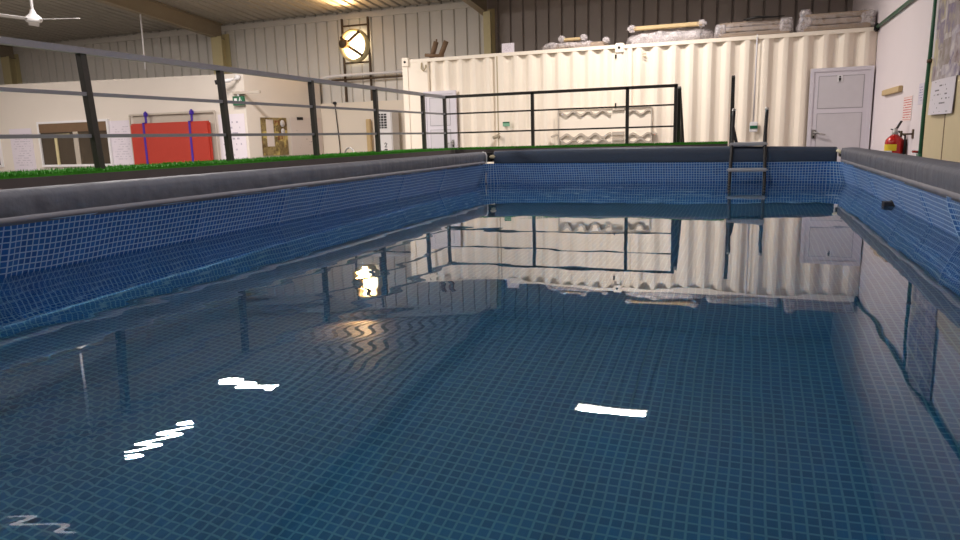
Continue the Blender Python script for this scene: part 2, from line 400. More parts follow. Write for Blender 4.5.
# columns and rafters of the steel frame
def column(x0, x1, lab):
    mb = MB(); y0, y1 = 14.18, 14.48
    mb.box(x0, x1, y0, y0+.02, FZ, 3.12); mb.box(x0, x1, y1-.02, y1, FZ, 3.2); mb.box((x0+x1)/2-.01, (x0+x1)/2+.01, y0+.02, y1-.02, FZ, 3.12)
    return struct('column', mb, M['steel_cream'], lab, 'column')
column(-19.2, -18.9, 'steel column at the far left behind the white office')
column(-12.05, -11.75, 'cream steel column left of the beige cladding')
column(-5.13, -4.98, 'cream steel column where the cladding turns dark')
def rafter(x, w, lab):
    yA = -7.0; d0, d1 = .34, .40
    def prof(y, d): return roof_z(y) - .01, roof_z(y) - d
    mb = MB(); ys = [-7, 6, 10.7, 14.45]
    for a, b in ((x-w/2, x+w/2),):
        for top in (True, False):
            ring = []
            for y in ys:
                t, bo = prof(y, .34 if y < 10 else .36)
                ring.append((t-.02, t) if top else (bo, bo+.02))
            for i in range(len(ys)-1):
                mb.add([(a, ys[i], ring[i][0]), (b, ys[i], ring[i][0]), (b, ys[i], ring[i][1]), (a, ys[i], ring[i][1]),
                        (a, ys[i+1], ring[i+1][0]), (b, ys[i+1], ring[i+1][0]), (b, ys[i+1], ring[i+1][1]), (a, ys[i+1], ring[i+1][1])],
                       [(0,1,2,3),(7,6,5,4),(0,4,5,1),(1,5,6,2),(2,6,7,3),(3,7,4,0)])
    for i in range(len(ys)-1):
        t0, b0 = prof(ys[i], .34 if ys[i] < 10 else .36); t1, b1 = prof(ys[i+1], .34 if ys[i+1] < 10 else .36)
        mb.add([(x-.012, ys[i], b0), (x+.012, ys[i], b0), (x+.012, ys[i], t0), (x-.012, ys[i], t0), (x-.012, ys[i+1], b1), (x+.012, ys[i+1], b1), (x+.012, ys[i+1], t1), (x-.012, ys[i+1], t1)],
               [(0,1,2,3),(7,6,5,4),(0,4,5,1),(1,5,6,2),(2,6,7,3),(3,7,4,0)])
    return struct('rafter', mb, M['steel_tan'], lab, 'beam')
rafter(-19.05, .16, 'tan steel rafter over the far left bay')
rafter(-11.95, .16, 'tan steel rafter over the white office')
rafter(-5.15, .16, 'tan steel rafter ending above the cream containers')

# white office block at the left
mb = MB()
mb.add([(-21, 12.1, FZ), (-9.56, 12.1, FZ), (-9.22, 14.33, FZ), (-21, 14.33, FZ), (-21, 12.1, 2.2), (-9.56, 12.1, 1.99), (-9.22, 14.33, 1.99), (-21, 14.33, 2.2)],
       [(3,2,1,0), (4,5,6,7), (0,1,5,4), (1,2,6,5), (2,3,7,6), (3,0,4,7)])
office = struct('wall_office', mb, M['white_wall'], 'white plastered office block at the left of the hall', 'wall')

def window(name, x0, x1, z0, z1, lab):
    t = thing(name, lab, 'window', ((x0+x1)/2, 12.1, z0), None, 'structure')
    f = MB()
    for a in ((x0-.05, x1+.05, z1, z1+.05), (x0-.05, x1+.05, z0-.05, z0), (x0-.05, x0, z0, z1), (x1, x1+.05, z0, z1)): f.box(a[0], a[1], 12.05, 12.1, a[2], a[3])
    part('window_frame', f, M['white'], t)
    part('pane', MB().box(x0, x1, 12.082, 12.099, z0, z1), M['glass_dark'], t)
    return t
w1 = window('window_1', -15.42, -13.33, .235, 1.17, 'dark office window with cream frames showing inside it')
def wpart(nm, mb, m): return part(nm, mb, m, w1)
wpart('mullion', MB().box(-14.98, -14.9, 12.065, 12.082, .235, .93).box(-14.9, -14.5, 12.065, 12.082, .88, .93), M['steel_cream'])
wpart('mullion', MB().box(-14.38, -14.24, 12.065, 12.082, .235, .98), M['frame_grey'])
wpart('blind', MB().box(-15.42, -13.33, 12.062, 12.08, .97, 1.17), M['wood_dark'])
window('window_2', -18.2, -16.85, .25, 1.05, 'dark office window cut off at the left edge of the picture')

# ---------------------------------------------------------------- things on the office walls
def sheet_x(name, x0, x1, z0, z1, y, m, lab, cat, th=.008, group=None):
    return single(name, MB().box(x0, x1, y-th, y, z0, z1), m, lab, cat, group)
sheet_x('notice_sheet', -16.45, -15.72, .1, 1.09, 12.098, M['paper'], 'white printed notice sheet left of the dark office window', 'poster')
sheet_x('notice_sheet', -13.28, -12.66, .2, 1.17, 12.098, M['paper'], 'white printed notice sheet between office window and red mat', 'poster')
sheet_x('notice_sheet', -10.28, -9.62, .2, 1.2, 12.098, M['paper_b'], 'white chart sheet at the office corner right of the red mat', 'poster')
# poster pictures on the office side wall (wall runs from (-9.56,12.1) to (-9.22,14.33))
def side_x(y): return -9.56 + (y-12.1)*.34/2.23
def side_sheet(mb, y0, y1, z0, z1, off=.012, th=.008):
    xa, xb = side_x(y0)+off, side_x(y1)+off
    return mb.extrude([(xa, y0, z0), (xb, y1, z0), (xb, y1, z1), (xa, y0, z1)], (th, 0, 0))
t = thing('photo_poster', 'brown and yellow photo poster on the office side wall', 'poster', (side_x(12.8)+.02, 12.8, .33))
part('print', side_sheet(MB(), 12.44, 13.18, .33, 1.12), M['photo_print'], t)
part('white_panel', side_sheet(MB(), 12.58, 12.78, .52, 1.08, .022, .004), M['paper_side'], t)
part('medallion', MB().lathe((side_x(13.05)+.026, 13.05, 1.0), [(.0, .006), (.07, .006), (.075, 0), (.075, -.004)], 16, 'x').lathe((side_x(13.05)+.026, 13.05, .83), [(.0, .006), (.06, .006), (.065, 0), (.065, -.004)], 16, 'x'), M['white_grey'], t)
t = thing('map_sheet', 'pale curled map sheet on the office side wall beside the rail post', 'poster', (side_x(13.85)+.02, 13.85, .25))
part('sheet', side_sheet(MB(), 13.3, 14.28, .25, 1.13), M['paper_side'], t)
part('clip', side_sheet(MB(), 13.5, 13.68, 1.08, 1.14, .022, .01), M['black'], t)

# red mat strapped in a grey frame
t = thing('mat_rack', 'grey framed board on the office wall behind the red mat', 'board', (-11.4, 12.08, .2))
part('board', MB().box(-12.55, -10.36, 12.07, 12.095, .2, 1.25), M['frame_grey'], t)
f = MB()
f.bar((-12.6, 12.03, 1.27), (-10.3, 12.03, 1.27), .035); f.bar((-12.6, 12.03, .2), (-12.6, 12.03, 1.27), .03); f.bar((-10.3, 12.03, .2), (-10.3, 12.03, 1.27), .03)
part('frame', f, M['frame_grey'], t)
t = thing('gym_mat', 'bright red padded mat hung on blue straps on office wall', 'mat', (-11.5, 11.96, .2))
part('pad', MB().rbox(-12.5, -10.38, 11.9, 12.0, .1, 1.08, .03), M['red_mat'], t)
for x in (-12.1, -10.86):
    part('strap', MB().box(x-.024, x+.024, 11.888, 11.9, .1, 1.09).box(x-.024, x+.024, 11.888, 11.98, 1.08, 1.094).box(x-.024, x+.024, 11.97, 11.985, 1.094, 1.31), M['blue_strap'], t)
    part('knot', MB().rbox(x-.05, x+.06, 11.95, 12.01, 1.2, 1.33, .03), M['blue_strap'], t)

# security camera, bracket arm, exit sign
t = thing('security_camera', 'small black and white security camera near the office corner top', 'camera', (-9.72, 12.1, 1.86))
part('mount', MB().lathe((-9.66, 12.06, 1.96), [(0, -.05), (.05, -.05), (.05, .04), (0, .04)], 12, 'y').tube([(-9.66, 12.03, 1.95), (-9.72, 11.95, 1.9)], .012, 8), M['white'], t)
part('camera_body', MB().tube([(-9.66, 11.92, 1.92), (-9.72, 11.88, 1.9), (-9.88, 11.72, 1.86)], [.025, .04, .04], 12), M['white'], t)
part('lens', MB().tube([(-9.88, 11.72, 1.86), (-9.92, 11.68, 1.85)], [.045, .045], 12), M['black'], t)
t.location.z -= .05
single('bracket_arm', MB().bar((-9.80, 12.04, 1.61), (-9.12, 12.02, 1.60), .05, .05).box(-9.74, -9.68, 12.04, 12.1, 1.57, 1.64), M['frame_grey'], 'pale horizontal bracket arm above the green exit sign', 'bracket')
t = thing('exit_sign', 'small green exit sign hanging under the bracket arm at office corner', 'sign', (-9.66, 12.03, 1.36))
part('panel', MB().box(-9.8, -9.53, 12.01, 12.05, 1.36, 1.54), M['green_sign'], t)
part('hanger', MB().box(-9.68, -9.65, 12.02, 12.04, 1.54, 1.585), M['white'], t)
fig = MB().box(-9.76, -9.69, 12.005, 12.01, 1.41, 1.5)
fig.lathe((-9.62, 12.007, 1.5), [(0, -.002), (.016, -.002), (.016, .003), (0, .003)], 10, 'y')
fig.bar((-9.62, 12.007, 1.485), (-9.64, 12.007, 1.44), .022, .006, (0, 1, 0)); fig.bar((-9.64, 12.007, 1.44), (-9.6, 12.007, 1.41), .014, .006, (0, 1, 0)); fig.bar((-9.64, 12.007, 1.44), (-9.68, 12.007, 1.4), .014, .006, (0, 1, 0)); fig.bar((-9.62, 12.007, 1.475), (-9.58, 12.007, 1.45), .012, .006, (0, 1, 0))
part('pictogram', fig, M['white'], t)

# ceiling fan and hanging tube
cf = thing('ceiling_fan', 'white three bladed ceiling fan hanging at top left', 'fan', (-10.02, 8.0, roof_z(8)))
part('downrod', MB().tube([(-10.02, 8, roof_z(8)), (-10.02, 8, 2.58)], .02, 10).lathe((-10.02, 8, roof_z(8)), [(.05, 0), (.06, -.05), (.03, -.09), (.02, -.1)], 14), M['white'], cf)
part('motor', MB().lathe((-10.02, 8, 2.5), [(0, -.05), (.1, -.045), (.12, -.01), (.1, .03), (.05, .07), (.03, .12), (.02, .14)], 20), M['white'], cf)
for a in (22, 142, 262):
    d = Vector((math.cos(math.radians(a)), math.sin(math.radians(a)), 0)); nrm = Vector((-d.y, d.x, 0)); c = Vector((-10.02, 8, 2.49))
    b = MB()
    rows = []
    for k in range(7):
        s_ = .1 + .56*k/6; w = .05 + .02*min(1, k/2)
        p = c + d*s_
        rows.append([p - nrm*w + Vector((0,0,-.008)), p + Vector((0,0,.004)), p + nrm*w + Vector((0,0,.008)), p + nrm*w + Vector((0,0,.012)), p + Vector((0,0,.008)), p - nrm*w + Vector((0,0,-.004))])
    b.grid(rows, False, closed=True); b.f.append(tuple(range(6))); b.sm.append(False); n_ = len(b.v); b.f.append(tuple(range(n_-6, n_))); b.sm.append(False)
    part('blade', b, M['white'], cf)
single('hanging_rod', MB().tube([(-11.97, 12.02, roof_z(12.02)-.35), (-11.985, 12.02, 2.7), (-12.0, 12.02, 2.2)], .016, 8), M['white'], 'thin white rod hanging from the rafter above the office', 'rod')

# ---------------------------------------------------------------- back wall things
# wall fan on a frame
wf = thing('wall_fan', 'round glowing exhaust fan on a dark frame on the back wall', 'fan', (-8.27, 14.45, 1.46))
FX, FZc = -8.27, 2.68
ring = MB()
n = 40; rows = []
for r, y in ((.30, 14.42), (.30, 14.30), (.345, 14.28), (.36, 14.32), (.36, 14.44)):
    rows.append([(FX + r*math.cos(2*PI*k/n), y, FZc + r*math.sin(2*PI*k/n)) for k in range(n)])
ring.grid(rows, True, closed=True); part('ring', ring, M['steel_cream'], wf)
part('lamp', MB().lathe((FX, 14.41, FZc), [(0, 0), (.305, 0), (.305, .02)], 40, 'y'), M['fan_glow'], wf, 'bright warm light shining through the fan opening')
part('motor', MB().lathe((FX-.13, 14.1, FZc+.02), [(0, -.05), (.07, -.05), (.1, -.02), (.1, .14), (.06, .2), (0, .2)], 18, 'y'), M['fan_grey'], wf)
for a in (55, 145, 315):
    ca, sa = math.cos(math.radians(a)), math.sin(math.radians(a))
    part('motor_arm', MB().bar((FX-.13, 14.2, FZc+.02), (FX+.34*ca, 14.28, FZc+.34*sa), .06, .03, (0, 1, 0)), M['fan_grey'], wf)
bl = MB()
for k in range(5):
    a = 2*PI*k/5 + .4; pts = []
    for r, da in ((.07, -.2), (.2, -.22), (.285, -.12), (.285, .12), (.2, .14), (.07, .2)):
        pts.append((FX + r*math.cos(a+da), 14.375 - .04*(da*3), FZc + r*math.sin(a+da)))
    bl.extrude(pts, (0, .004, 0))
for x in (FX-.33, FX+.33):
    part('frame_post', MB().bar((x, 14.44, 1.47), (x, 14.44, 3.28), .04), M['fan_grey'], wf)
for z in (3.12, 2.32):
    part('crossbar', MB().bar((FX-.33, 14.44, z), (FX+.33, 14.44, z), .035), M['fan_grey'], wf)
single('wall_pipe', MB().tube([(-9.2, 14.3, 1.98), (-9.05, 14.3, 2.03), (-8.8, 14.3, 2.05), (-5.9, 14.28, 2.05)], .03, 10), M['white'], 'pale horizontal pipe running along the back wall to the container', 'pipe')
single('wall_pipe', MB().tube([(-8.9, 14.34, 1.95), (-5.9, 14.34, 1.955)], .022, 10), M['fan_grey'], 'thin dark pipe just below the pale pipe on the back wall', 'pipe')
ac = thing('air_conditioner', 'white floor standing air conditioner left of the cream container', 'air conditioner', (-7.375, 14.05, FZ))
part('body', MB().rbox(-7.545, -7.195, 13.9, 14.26, FZ, 1.23, .02), M['white'], ac)
g = MB().box(-7.505, -7.315, 13.893, 13.902, .84, 1.15); part('grille', g, M['grille'], ac)
s_ = MB()
for k in range(5): s_.box(-7.510, -7.310, 13.885, 13.895, .87+.058*k, .882+.058*k)
for k in range(2): s_.box(-7.455+.07*k, -7.445+.07*k, 13.885, 13.895, .84, 1.15)
part('louvre', s_, M['white'], ac)
lg = MB()
lg.tube([(-7.395, 13.897, .5), (-7.365, 13.897, .53), (-7.335, 13.897, .51), (-7.355, 13.897, .47), (-7.395, 13.897, .44), (-7.335, 13.897, .44)], .008, 6).box(-7.395, -7.325, 13.892, 13.9, .37, .395)
part('marking', lg, M['grille'], ac)
single('wooden_post', MB().rbox(-7.99, -7.89, 14.18, 14.26, FZ, 1.06, .01), M['wood'], 'pale timber post leaning on white wall beside air conditioner', 'post')
single('hanging_cable', MB().tube([(-8.83, 14.3, 1.47), (-8.8, 14.29, 1.1), (-8.76, 14.29, .5), (-8.76, 14.29, -.2)], .011, 6).rbox(-8.87, -8.79, 14.26, 14.33, 1.42, 1.48, .015), M['grille'], 'thin dark cable hanging down the low white wall', 'cable')
hp = [(-7.25, 12, FZ)] + [(-7.25, 12, .3)] + [(-7.15 - .1*math.cos(PI*k/8), 12, .34+.12*math.sin(PI*k/8)) for k in range(9)] + [(-7.05, 12, FZ)]
single('pipe_hoop', MB().tube(hp, .016, 8), M['chrome'], 'bent grey pipe hoop showing just above the turf', 'hoop')

# ---------------------------------------------------------------- cream containers
YC = 11.49
def corrugated(x0, x1, y, z0, z1, pitch, d, flats=()):
    n = int((x1-x0)/pitch*12); pts = []
    for i in range(n+1):
        x = x0 + (x1-x0)*i/n
        w = .5 - .5*math.cos(2*PI*(x-x0)/pitch); w = min(1, max(0, (w-.1)/.8))
        for a, b in flats:
            if a < x < b: w = 0
        pts.append((x, y + d*w))
    back = [(x1, y+.08), (x0, y+.08)]
    mb = MB(); rows = [[(a, b, z0) for a, b in pts+back], [(a, b, z1) for a, b in pts+back]]
    mb.grid(rows, False, closed=True); return mb

def container(x0, x1, ztop, lab, flats, pitch):
    t = thing('shipping_container', lab, 'container', ((x0+x1)/2, YC+1.2, FZ))
    part('side_wall', corrugated(x0+.1, x1, YC, FZ+.15, ztop-.05, pitch, .055, flats), M['container'], t)
    part('top_rail', MB().box(x0+.1, x1, YC-.004, YC+.09, ztop-.055, ztop), M['container'], t)
    part('bottom_rail', MB().box(x0, x1, YC-.005, YC+.1, FZ, FZ+.16), M['container'], t)
    part('roof', MB().box(x0+.1, x1, YC+.09, YC+2.35, ztop-.06, ztop-.02), M['container'], t)
    part('end_wall', MB().box(x0+.02, x0+.08, YC+.1, YC+2.38, FZ, ztop-.02), M['container'], t)
    part('back_wall', MB().box(x0, x1, YC+2.35, YC+2.4, FZ, ztop-.02), M['container'], t)
    part('corner_post', MB().box(x0, x0+.1, YC-.012, YC+.12, FZ, ztop-.1), M['container'], t)
    c = part('corner_casting', MB().rbox(x0, x0+.13, YC-.03, YC+.13, ztop-.12, ztop+.03, .01), M['container'], t)
    part('hole', MB().lathe((x0+.06, YC-.031, ztop-.04), [(0, 0), (.022, 0), (.022, .01)], 12, 'y'), M['black'], c)
    return t
CA = container(-5.68, -1.97, 1.95, 'left cream corrugated shipping container behind the deck', ((-5.6, -5.2), (-3.98, -3.84)), .247)
CB = container(-1.967, 1.665, 1.94, 'right cream corrugated shipping container with white door by white wall', ((-1.8, -1.7),), .262)
part('joint_strip', MB().box(-3.94, -3.925, YC-.006, YC+.02, FZ+.16, 1.9), M['container_shade'], CA)
part('lashing_hook', MB().tube([(-5.31, YC-.005, 1.88), (-5.31, YC-.03, 1.78), (-5.27, YC-.03, 1.74), (-5.23, YC-.03, 1.78), (-5.23, YC-.005, 1.84)], .012, 8), M['container_shade'], CA)
mk = MB()
mk.box(-1.97, -1.945, YC-.032, YC-.012, 1.74, 1.80); part('slot_mark', mk, M['black'], CB)
part('stencil', MB().box(-1.55, -1.49, YC-.004, YC, 1.775, 1.79).box(-1.55, -1.49, YC-.004, YC, 1.735, 1.75), M['container_shade'], CB)
part('pin', MB().box(-1.965, -1.945, YC-.03, YC-.01, 1.0, 1.06), M['black'], CB)

def door(t, x0, x1, z1, split, handle_x, flip, mark):
    d = part('door', MB().box(x0, x1, YC-.03, YC-.005, FZ+.16, z1), M['door_white'], t, 'white panel door set in the container side')
    fr = MB()
    fr.box(x0-.05, x0, YC-.04, YC, FZ+.16, z1); fr.box(x1, x1+.05, YC-.04, YC, FZ+.16, z1); fr.box(x0-.05, x1+.05, YC-.04, YC, z1, z1+.05)
    part('door_frame', fr, M['door_white'], d)
    part('upper_panel', MB().rbox(x0+.07, x1-.07, YC-.034, YC-.029, split+.05, z1-.07, .004), M['door_panel'], d)
    part('lower_panel', MB().rbox(x0+.07, x1-.07, YC-.034, YC-.029, FZ+.25, split-.03, .004), M['door_panel'], d)
    g = MB()
    for a, b in ((split+.05, z1-.07), (FZ+.25, split-.03)):
        g.box(x0+.062, x0+.07, YC-.033, YC-.029, a, b); g.box(x1-.07, x1-.062, YC-.033, YC-.029, a, b); g.box(x0+.062, x1-.062, YC-.033, YC-.029, a-.008, a); g.box(x0+.062, x1-.062, YC-.033, YC-.029, b, b+.008)
    part('panel_groove', g, M['groove_grey'], d)
    s_ = -1 if flip else 1
    h = MB().tube([(handle_x, YC-.035, .52), (handle_x, YC-.075, .52), (handle_x+s_*.05, YC-.08, .51), (handle_x+s_*.15, YC-.078, .485)], .012, 8)
    h.rbox(handle_x-.025, handle_x+.025, YC-.045, YC-.03, .43, .56, .006)
    part('handle', h, M['chrome'], d)
    part('keyhole', MB().box(handle_x-.012, handle_x+.012, YC-.05, YC-.044, .435, .475), M['black'], d)
    if mark:
        part('sign_plate', MB().box(mark-.035, mark+.035, YC-.04, YC-.033, z1-.15, z1-.06), M['white'], d)
        m_ = MB().lathe((mark, YC-.042, z1-.08), [(0, 0), (.012, 0), (.012, .003)], 10, 'y').box(mark-.014, mark+.014, YC-.044, YC-.04, z1-.125, z1-.095).box(mark-.01, mark-.002, YC-.044, YC-.04, z1-.145, z1-.125).box(mark+.002, mark+.01, YC-.044, YC-.04, z1-.145, z1-.125)
        part('pictogram', m_, M['black'], d)
door(CB, .885, 1.595, 1.37, .81, .92, False, 1.22)
door(CA, -5.24, -4.73, 1.34, .76, -4.75, True, None)
# small things mounted on the containers
t = thing('wall_switch', 'white switch box with green label under a thin conduit on container', 'switch', (.1, YC-.02, .55))
part('box', MB().rbox(.045, .16, YC-.05, YC, .55, .7, .01), M['white'], t)
part('label_plate', MB().box(.05, .155, YC-.058, YC-.049, .6, .645), M['green_sign'], t)
single('conduit', MB().tube([(.095, YC-.015, .7), (.097, YC-.015, 1.4), (.1, YC-.015, 1.9), (.1, YC+.03, 1.95)], .012, 8), M['white_grey'], 'thin grey conduit running down the right container to the switch', 'conduit')
t = thing('sticker', 'small pale green sticker on the left container above the rail', 'sticker', (-3.79, YC, .77))
part('backing', MB().box(-3.85, -3.73, YC-.006, YC, .755, .81), M['green_tag'], t)
part('band', MB().box(-3.85, -3.73, YC-.008, YC-.005, .81, .83), M['green_sign'], t)
t = thing('tap', 'small brass coloured tap stub on the left container', 'tap', (-3.93, YC, .58))
part('stub', MB().tube([(-3.93, YC, .59), (-3.93, YC-.1, .59), (-3.98, YC-.14, .57)], .03, 10), M['steel_tan'], t)
part('lever', MB().bar((-3.95, YC-.09, .61), (-3.87, YC-.1, .64), .025, .012), M['steel_tan'], t)

# shuttered opening with wavy edge strips
def wave_strip(x0, x1, z, amp, th, y0=YC-.05, y1=YC-.02, ph=0, flat=()):
    mb = MB(); n = int((x1-x0)*80); up, lo = [], []
    for i in range(n+1):
        x = x0 + (x1-x0)*i/n; w = amp*math.cos(2*PI*(x-x0)/.235 + ph)
        up.append((x, y0, z+w+th/2)); lo.append((x, y0, z+w-th/2))
    bu = [(p[0], y1, p[2]) for p in up]; bo = [(p[0], y1, p[2]) for p in lo]
    rows = [up, lo, bo, bu, up]
    mb.grid(rows, False); return mb
t = thing('wall_shutter', 'cream flat shutter with grey wavy strips along top and bottom', 'shutter', (-2.12, YC-.02, .42))
part('panel', MB().box(-2.88, -1.38, YC-.022, YC-.004, .43, .98), M['container'], t)
for x in (-2.88, -1.39): part('side_post', MB().bar((x, YC-.035, .42), (x, YC-.035, 1.0), .022), M['frame_grey'], t)
part('top_bar', MB().bar((-2.88, YC-.035, 1.005), (-1.39, YC-.035, .985), .02), M['frame_grey'], t)
part('wavy_strip', wave_strip(-2.86, -2.02, .925, .032, .035), M['strip_grey'], t)
part('wavy_strip', wave_strip(-1.79, -1.40, .91, .032, .03, ph=PI), M['strip_grey'], t)
part('wavy_strip', wave_strip(-2.86, -2.02, .56, .03, .04, ph=PI), M['strip_grey'], t)
part('wavy_strip', wave_strip(-2.86, -2.02, .475, .028, .03), M['frame_grey'], t)
part('wavy_strip', wave_strip(-1.79, -1.40, .55, .03, .035, ph=PI), M['strip_grey'], t)
part('wavy_strip', wave_strip(-1.79, -1.40, .47, .028, .03), M['frame_grey'], t)
part('flat_strip', MB().box(-2.0, -1.81, YC-.05, YC-.02, .945, .975), M['strip_grey'], t)
part('flat_strip', MB().box(-2.0, -1.81, YC-.05, YC-.02, .56, .615), M['strip_grey'], t)
part('flat_strip', MB().box(-2.0, -1.81, YC-.05, YC-.02, .475, .51), M['strip_grey'], t)
for x in (-3.0, -1.3): part('bracket', MB().bar((x, YC-.04, .56), (x + (.12 if x < -2 else -.09), YC-.05, .6), .05, .03), M['strip_grey'], t)

# wrapped bundles lying on the container roofs
def lumpy(x0, x1, y0, y1, z0, z1, amp, seed, nx=36, ny=10):
    """pillow of loose plastic, pinched at both ends"""
    mb = MB(); rows = []
    for i in range(nx+1):
        u = i/nx; e = min(1, 4.5*min(u, 1-u)); pin = .35 + .65*math.sqrt(max(0, 1-(1-e)**2)); row = []
        for k in range(20):
            a = 2*PI*k/20; c, s2 = math.cos(a), math.sin(a)
            q = .5; cc = math.copysign(abs(c)**q, c); ss = math.copysign(abs(s2)**q, s2)
            x = x0 + (x1-x0)*u; y = (y0+y1)/2 + (y1-y0)/2*cc*pin; z = z0 + (z1-z0)*pin*(.5+.5*ss)
            nz = mnoise.noise(Vector((x*5+seed, y*5, z*9)))*amp + mnoise.noise(Vector((x*14, y*14+seed, z*20)))*amp*.5
            row.append((x, y + cc*nz, max(z0, z + ss*nz)))
        rows.append(row)
    mb.grid(rows, True, closed=True)
    mb.f.append(tuple(range(20))); mb.sm.append(False); n = len(mb.v); mb.f.append(tuple(range(n-20, n))); mb.sm.append(False)
    return mb
ZA, ZB = 1.952, 1.942
t = thing('wrapped_bundle', 'low plastic wrapped bundle at the right end of left container roof', 'bundle', (-2.7, 11.9, ZA))
part('plastic_wrap', lumpy(-3.25, -2.3, 11.62, 12.2, ZA, ZA+.13, .02, 3), M['wrap'], t)
part('board', MB().rbox(-3.0, -2.17, 11.66, 12.1, ZA+.005, ZA+.09, .01), M['cardboard'], t)
part('board', MB().rbox(-2.83, -2.55, 11.6, 11.68, ZA+.125, ZA+.17, .01), M['wood'], t)
for x in (-2.86, -2.5, -2.14): part('end_cap', MB().rbox(x-.05, x+.05, 11.57, 11.72, ZA+(.12 if x < -2.3 else .06), ZA+(.21 if x < -2.3 else .14), .02), M['wrap'], t)
t = thing('wrapped_bundle', 'glossy plastic wrapped bundle with a yellow timber bar on top', 'bundle', (-1.2, 11.9, ZB))
part('plastic_wrap', lumpy(-1.85, -.5, 11.6, 12.2, ZB, ZB+.2, .03, 11), M['wrap'], t)
part('board', MB().rbox(-1.75, -.72, 11.66, 12.1, ZB+.005, ZB+.15, .01), M['white_grey'], t)
part('timber_bar', MB().rbox(-1.7, -.68, 11.55, 11.63, ZB+.205, ZB+.265, .008), M['wood'], t)
for x in (-1.72, -.68): part('end_cap', MB().rbox(x-.08, x+.06, 11.52, 11.68, ZB+.19, ZB+.29, .03), M['wrap'], t)
def board_bundle(x0, x1, lab, seed, knot, h):
    t = thing('cardboard_bundle', lab, 'bundle', ((x0+x1)/2, 11.9, ZB))
    for k in range(3):
        z = ZB + .01 + k*h; dx = .03*((k*7+seed) % 3)
        part('board', MB().rbox(x0+.1-dx*.5, x1-.08+dx*.3, 11.6+.015*k, 12.2, z, z+h-.012, .008), M['cardboard'], t)
    part('plastic_wrap', lumpy(x0, x0+.2, 11.58, 12.22, ZB, ZB+3*h, .03, seed, 12), M['wrap'], t)
    part('plastic_wrap', lumpy(x1-.22, x1, 11.58, 12.22, ZB, ZB+3*h+.03, .035, seed+5, 12), M['wrap'], t)
    part('plastic_film', lumpy(x0+.05, x1-.05, 11.575, 12.215, ZB, ZB+3*h+.004, .012, seed+9, 40), M['film'], t)
    if knot: part('plastic_knot', MB().lathe((knot, 11.72, ZB), [(.1, 0), (.13, .08), (.09, .16), (.05, .22), (.09, .28), (.06, .33), (0, .34)], 12), M['wrap'], t)
    return t
b3 = board_bundle(-.52, .6, 'stack of brown boards wrapped in plastic above the conduit', 2, None, .075)
part('loose_film', MB().tube([(-.1, 11.58, ZB+.245), (.1, 11.57, ZB+.262), (.3, 11.58, ZB+.25), (.46, 11.58, ZB+.255)], [.008, .02, .012, .006], 8), M['black'], b3)
board_bundle(.64, 1.655, 'stack of brown boards wrapped in plastic against the white wall', 4, .74, .085)
t = thing('paper_sign', 'small white paper sign standing on the left container roof', 'sign', (-3.89, 11.75, ZA))
part('page', MB().box(-3.93, -3.71, 11.75, 11.756, ZA+.015, ZA+.18), M['paper_b'], t)
part('foot', MB().box(-3.91, -3.73, 11.73, 11.79, ZA, ZA+.02), M['white'], t)
t = thing('timber_pair', 'pair of short brown timber rolls leaning on left container roof', 'timber', (-5.17, 11.9, ZA))
part('roll', MB().tube([(-5.3, 11.9, ZA+.04), (-5.2, 11.9, ZA+.32)], .045, 12), M['wood_dark'], t)
part('roll', MB().tube([(-5.12, 11.86, ZA+.04), (-4.99, 11.86, ZA+.31)], .045, 12), M['wood_dark'], t)
part('crosspiece', MB().tube([(-5.38, 11.8, ZA+.09), (-5.05, 11.86, ZA+.06)], .03, 10), M['wood_dark'], t)
part('peg', MB().tube([(-5.2, 11.9, ZA+.3), (-5.19, 11.9, ZA+.36)], .015, 8), M['wood_dark'], t)

# ---------------------------------------------------------------- right wall things
cp = thing('wall_panel', 'cream wall panel with a dark vertical joint right of the green pipe', 'panel', (XR-.01, 7.3, FZ))
part('board', MB().box(XR-.02, XR, 7.43, 8.17, FZ, 1.22), M['cream_panel'], cp)
part('board', MB().box(XR-.02, XR, 5.6, 7.41, FZ, 1.22), M['cream_panel'], cp)
part('joint', MB().box(XR-.023, XR-.005, 7.41, 7.43, FZ, 1.22), M['wood_dark'], cp)
t = thing('wall_conduit', 'green pipe running diagonally up from container top along white wall', 'pipe', (XR-.03, 10.4, 1.92))
part('pipe', MB().tube([(XR-.03, 11.46, 1.93), (XR-.03, 8.0, 1.93), (XR-.03, 3.0, 1.93)], .022, 10), M['green_pipe'], t)
part('elbow', MB().rbox(XR-.07, XR-.005, 11.4, 11.47, 1.87, 1.98, .015), M['black'], t)
t = thing('wall_pipe', 'green vertical pipe with red valve on the right wall', 'pipe', (XR-.03, 8.2, FZ))
part('pipe', MB().tube([(XR-.03, 8.1, 1.9), (XR-.03, 8.13, 1.4), (XR-.03, 8.2, .7), (XR-.03, 8.2, FZ)], .02, 10), M['green_pipe'], t)
part('coupling', MB().tube([(XR-.03, 8.2, .2), (XR-.03, 8.2, .3)], .035, 10), M['green_pipe'], t)
part('valve_handle', MB().tube([(XR-.05, 8.21, .315), (XR-.08, 8.24, .32)], .012, 8).rbox(XR-.1, XR-.07, 8.21, 8.29, .307, .33, .01), M['red_paint'], t)
part('clamp', MB().tube([(XR-.03, 8.12, 1.17), (XR-.03, 8.12, 1.2)], .03, 10).box(XR-.03, XR, 8.11, 8.13, 1.17, 1.2), M['fan_grey'], t)
